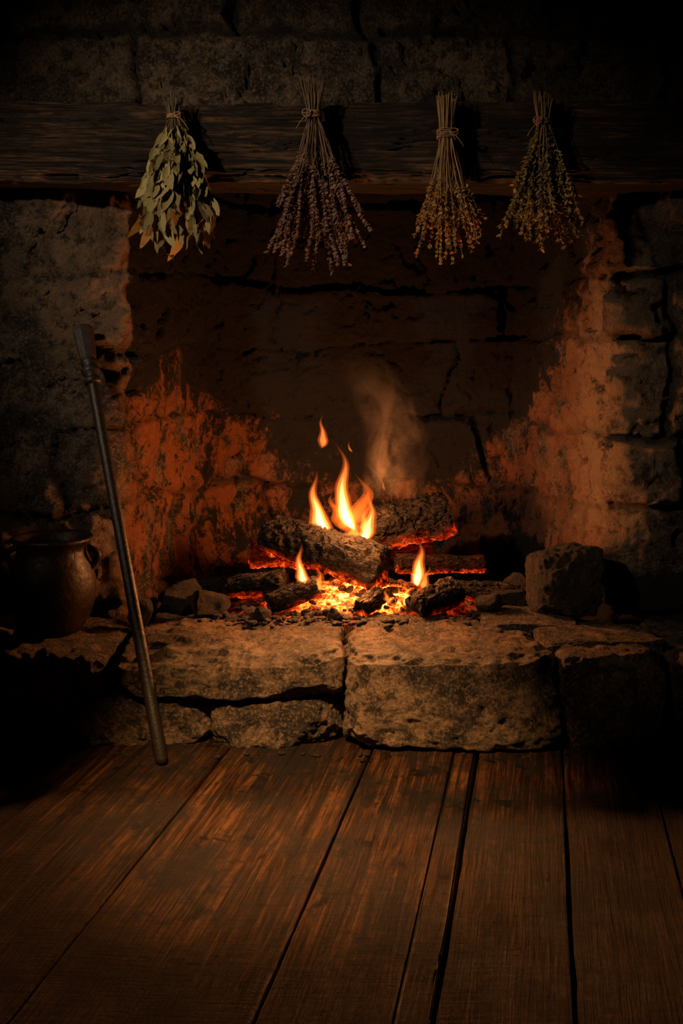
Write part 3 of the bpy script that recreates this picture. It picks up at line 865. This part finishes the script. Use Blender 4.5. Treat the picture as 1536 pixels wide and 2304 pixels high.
def sprigs(name, tie, n, top_h, top_spread, Lr, sx_neg, sx_pos, spread_y, stem_r, deco, mats, seed, wob=0.03, bend_in=0.6, wrap=(0.02, 4, 0.016), bowside=0, rc=0.016, qp=0.5):
    r = random.Random(seed); P = empty(name)
    tie = Vector(tie); ms = MB(); ml = MB(); mt = MB()
    for i in range(n):
        a = r.random()*6.28; q = r.random()**qp
        cx, cy = math.cos(a)*q, math.sin(a)*q
        p = tie+Vector((cx*rc, cy*rc, 0))
        du = Vector((cx*top_spread+r.uniform(-.06, .06), cy*0.08, 1))
        h = r.uniform(*top_h)
        ms.tube(arc(p, du, du, h, 5, 0.03, r), [stem_r]*5+[stem_r*0.8], 5, a=r.random())
        sx = cx*(sx_pos if cx > 0 else sx_neg); sy = cy*spread_y - 0.03
        L = r.uniform(*Lr)*(1-0.22*abs(cx)*r.random())
        d0 = Vector((sx*bend_in, sy*bend_in, -1)); d1 = Vector((sx*(2-bend_in)*0.9+r.uniform(-.16, .16), sy, -1))
        pts = arc(p, d0, d1, L, 14, wob, r)
        ms.tube(pts, [stem_r*(1-0.5*k/14) for k in range(15)], 5, a=r.random())
        deco(r, ms, ml, pts)
        if r.random() < 0.65:
            k = r.randint(5, 9); dd = (pts[k+1]-pts[k]).normalized()+Vector((r.uniform(-.5, .5), r.uniform(-.3, .3), 0))
            pp = arc(pts[k], dd, dd+Vector((0, 0, -0.4)), L*r.uniform(0.22, 0.38), 14, wob, r)
            ms.tube(pp, stem_r*0.6, 4, a=r.random()); deco(r, ms, ml, pp)
    twine_wrap(mt, tie, wrap[0], wrap[0], wrap[1], wrap[2])
    if bowside: bow(mt, (tie.x+bowside*0.008, tie.y-wrap[0], tie.z), bowside, s=0.017)
    ms.obj('stems', [mats[0]], parent=P); ml.obj('buds', [mats[1]], parent=P); mt.obj('twine', [M_twine], parent=P)
    hang(P, tie.x, YB+0.02, tie.z, min(1.695, tie.z+0.04))
    return P

def deco_spike(t0, step, size, count, flare=0.9, wl=0.45):
    def f(r, ms, ml, pts):
        n = len(pts)-1; L = sum((pts[i+1]-pts[i]).length for i in range(n))
        t = t0+r.uniform(-0.12, 0.12)
        while t < 1.0:
            idx = min(n-1, int(t*n)); p = pts[idx].lerp(pts[idx+1], t*n-idx); d = (pts[idx+1]-pts[idx]).normalized()
            for k in range(count):
                a = r.random()*6.28
                o = d.orthogonal().normalized(); b = d.cross(o)
                out = (o*math.cos(a)+b*math.sin(a))
                s = size*r.uniform(0.5, 1.35)
                ml.leaf(p, d*r.uniform(0.4, 1.2)+out*flare, -out+d*0.3, s, s*wl*2, bend=-0.3, fold=0.5, nseg=3, a=r.random()**1.4, round_=1.0)
            t += step/L*r.uniform(0.6, 1.5)
    return f
sprigs('dried_lavender_bundle', (-0.076, YB, 1.660), 62, (0.05, 0.11), 0.20, (0.25, 0.46), 0.38, 0.60, 0.22, 0.0014,
       deco_spike(0.48, 0.0085, 0.0105, 5), [leaf_mat('lavender_stem', (0.09, 0.055, 0.030), (0.24, 0.15, 0.08)), leaf_mat('lavender_bud', (0.10, 0.052, 0.036), (0.33, 0.18, 0.125))], 202, wob=0.10, bowside=-1, wrap=(0.021, 5, 0.02), qp=0.45)
sprigs('dried_thyme_bundle', (0.289, YB, 1.607), 50, (0.095, 0.115), 0.10, (0.24, 0.375), 0.36, 0.36, 0.2, 0.0015,
       deco_spike(0.60, 0.013, 0.0110, 3), [leaf_mat('thyme_stem', (0.20, 0.125, 0.055), (0.46, 0.29, 0.12)), leaf_mat('thyme_bud', (0.20, 0.11, 0.030), (0.52, 0.28, 0.08))], 303, wob=0.06, bend_in=0.45, bowside=1, wrap=(0.024, 6, 0.026), rc=0.020, qp=0.45)
sprigs('dried_oregano_bundle', (0.560, YB, 1.640), 56, (0.04, 0.09), 0.16, (0.20, 0.37), 0.36, 0.36, 0.2, 0.0015,
       deco_spike(0.22, 0.014, 0.015, 4, 1.1, 0.30), [leaf_mat('oregano_stem', (0.12, 0.07, 0.03), (0.30, 0.19, 0.08)), leaf_mat('oregano_leaf', (0.13, 0.087, 0.026), (0.44, 0.30, 0.10))], 404, wob=0.10, bowside=-1, wrap=(0.019, 4, 0.014), qp=0.45)

# ------------------------------------------------------------------ smoke
def smoke():
    m = NT('smoke'); o = m.obj()
    sep = m.n('ShaderNodeSeparateXYZ', {'Vector': o})
    X, Y, Z = sep.outputs[0], sep.outputs[1], sep.outputs[2]
    n = m.noise(m.map(o, (9, 9, 5)), 1.0, 4, 0.62, 2.4)
    dz = m.math('SUBTRACT', Z, 0.68)
    cx = m.math('SUBTRACT', 0.18, m.math('MULTIPLY', m.math('MULTIPLY', dz, dz), 1.4))
    dx = m.math('DIVIDE', m.math('SUBTRACT', X, cx), 0.115)
    dy = m.math('DIVIDE', m.math('SUBTRACT', Y, 0.24), 0.10)
    rr = m.math('ADD', m.math('MULTIPLY', dx, dx), m.math('MULTIPLY', dy, dy))
    fall = m.ramp(rr, [(0.0, 1.0), (1.0, 0.0)], 'EASE')
    vert = m.ramp(Z, [(0.50, 0.0), (0.62, 1.0), (0.82, 0.6), (1.0, 0.0)])
    d = m.math('MULTIPLY', m.math('MULTIPLY', m.ramp(n, [(0.46, 0.0), (0.64, 1.0)]), m.math('MULTIPLY', fall, vert)), 3.4)
    v = m.n('ShaderNodeVolumePrincipled', {'Density': d, 'Color': (0.82, 0.64, 0.52, 1), 'Anisotropy': 0.2})
    m.t.links.new(v.outputs[0], m.out.inputs['Volume'])
    x0, x1, y0, y1, z0, z1 = -0.02, 0.30, 0.14, 0.34, 0.54, 1.0
    V = [(x, y, z) for z in (z0, z1) for y in (y0, y1) for x in (x0, x1)]
    F = [(0, 2, 3, 1), (4, 5, 7, 6), (0, 1, 5, 4), (2, 6, 7, 3), (0, 4, 6, 2), (1, 3, 7, 5)]
    mesh_obj('smoke_plume', V, F, m.mat, smooth_sh=False, parent=FI)
smoke()

# ------------------------------------------------------------------ lights
def point(name, loc, power, col, rad):
    l = bpy.data.lights.new(name, 'POINT'); l.energy = power; l.color = col; l.shadow_soft_size = rad
    o = bpy.data.objects.new(name, l); o.location = loc; return link(o)
def spot(name, loc, target, power, col, rad, angle, blend):
    l = bpy.data.lights.new(name, 'SPOT'); l.energy = power; l.color = col; l.shadow_soft_size = rad
    l.spot_size = math.radians(angle); l.spot_blend = blend
    o = bpy.data.objects.new(name, l); o.location = loc
    o.rotation_euler = (Vector(target)-Vector(loc)).to_track_quat('-Z', 'Y').to_euler(); return link(o)
point('firelight_upper', (0.03, 0.08, 0.55), 26, (1.0, 0.36, 0.10), 0.05)
point('firelight_lower', (0.05, -0.06, 0.38), 3.0, (1.0, 0.36, 0.09), 0.04)
spot('upper_left_light', (-1.9, -2.3, 2.3), (-0.10, 0, 1.10), 170, (1.0, 0.78, 0.55), 0.07, 42, 1.0)  # unseen source at upper left front, direction taken from the herb shadows
spot('added_floor_spot', (-0.50, -1.65, 1.9), (-0.07, -0.72, 0.0), 520, (1.0, 0.56, 0.22), 0.05, 34, 1.0)  # added spot without a visible source, brightens floor and hearth fronts

w = bpy.data.worlds.new('night'); scene.world = w; w.use_nodes = True
w.node_tree.nodes['Background'].inputs[0].default_value = (0.5, 0.6, 0.8, 1)
w.node_tree.nodes['Background'].inputs[1].default_value = 0.002

# ------------------------------------------------------------------ camera
cam = bpy.data.cameras.new('camera'); co = bpy.data.objects.new('camera', cam); link(co)
co.location = (0, -2.9, 0.98); co.rotation_euler = (math.radians(90), 0, 0)
cam.sensor_width = 36; cam.sensor_fit = 'AUTO'; cam.lens = 2200/2304*36
cam.shift_y = -(1152-810)/2304
scene.camera = co
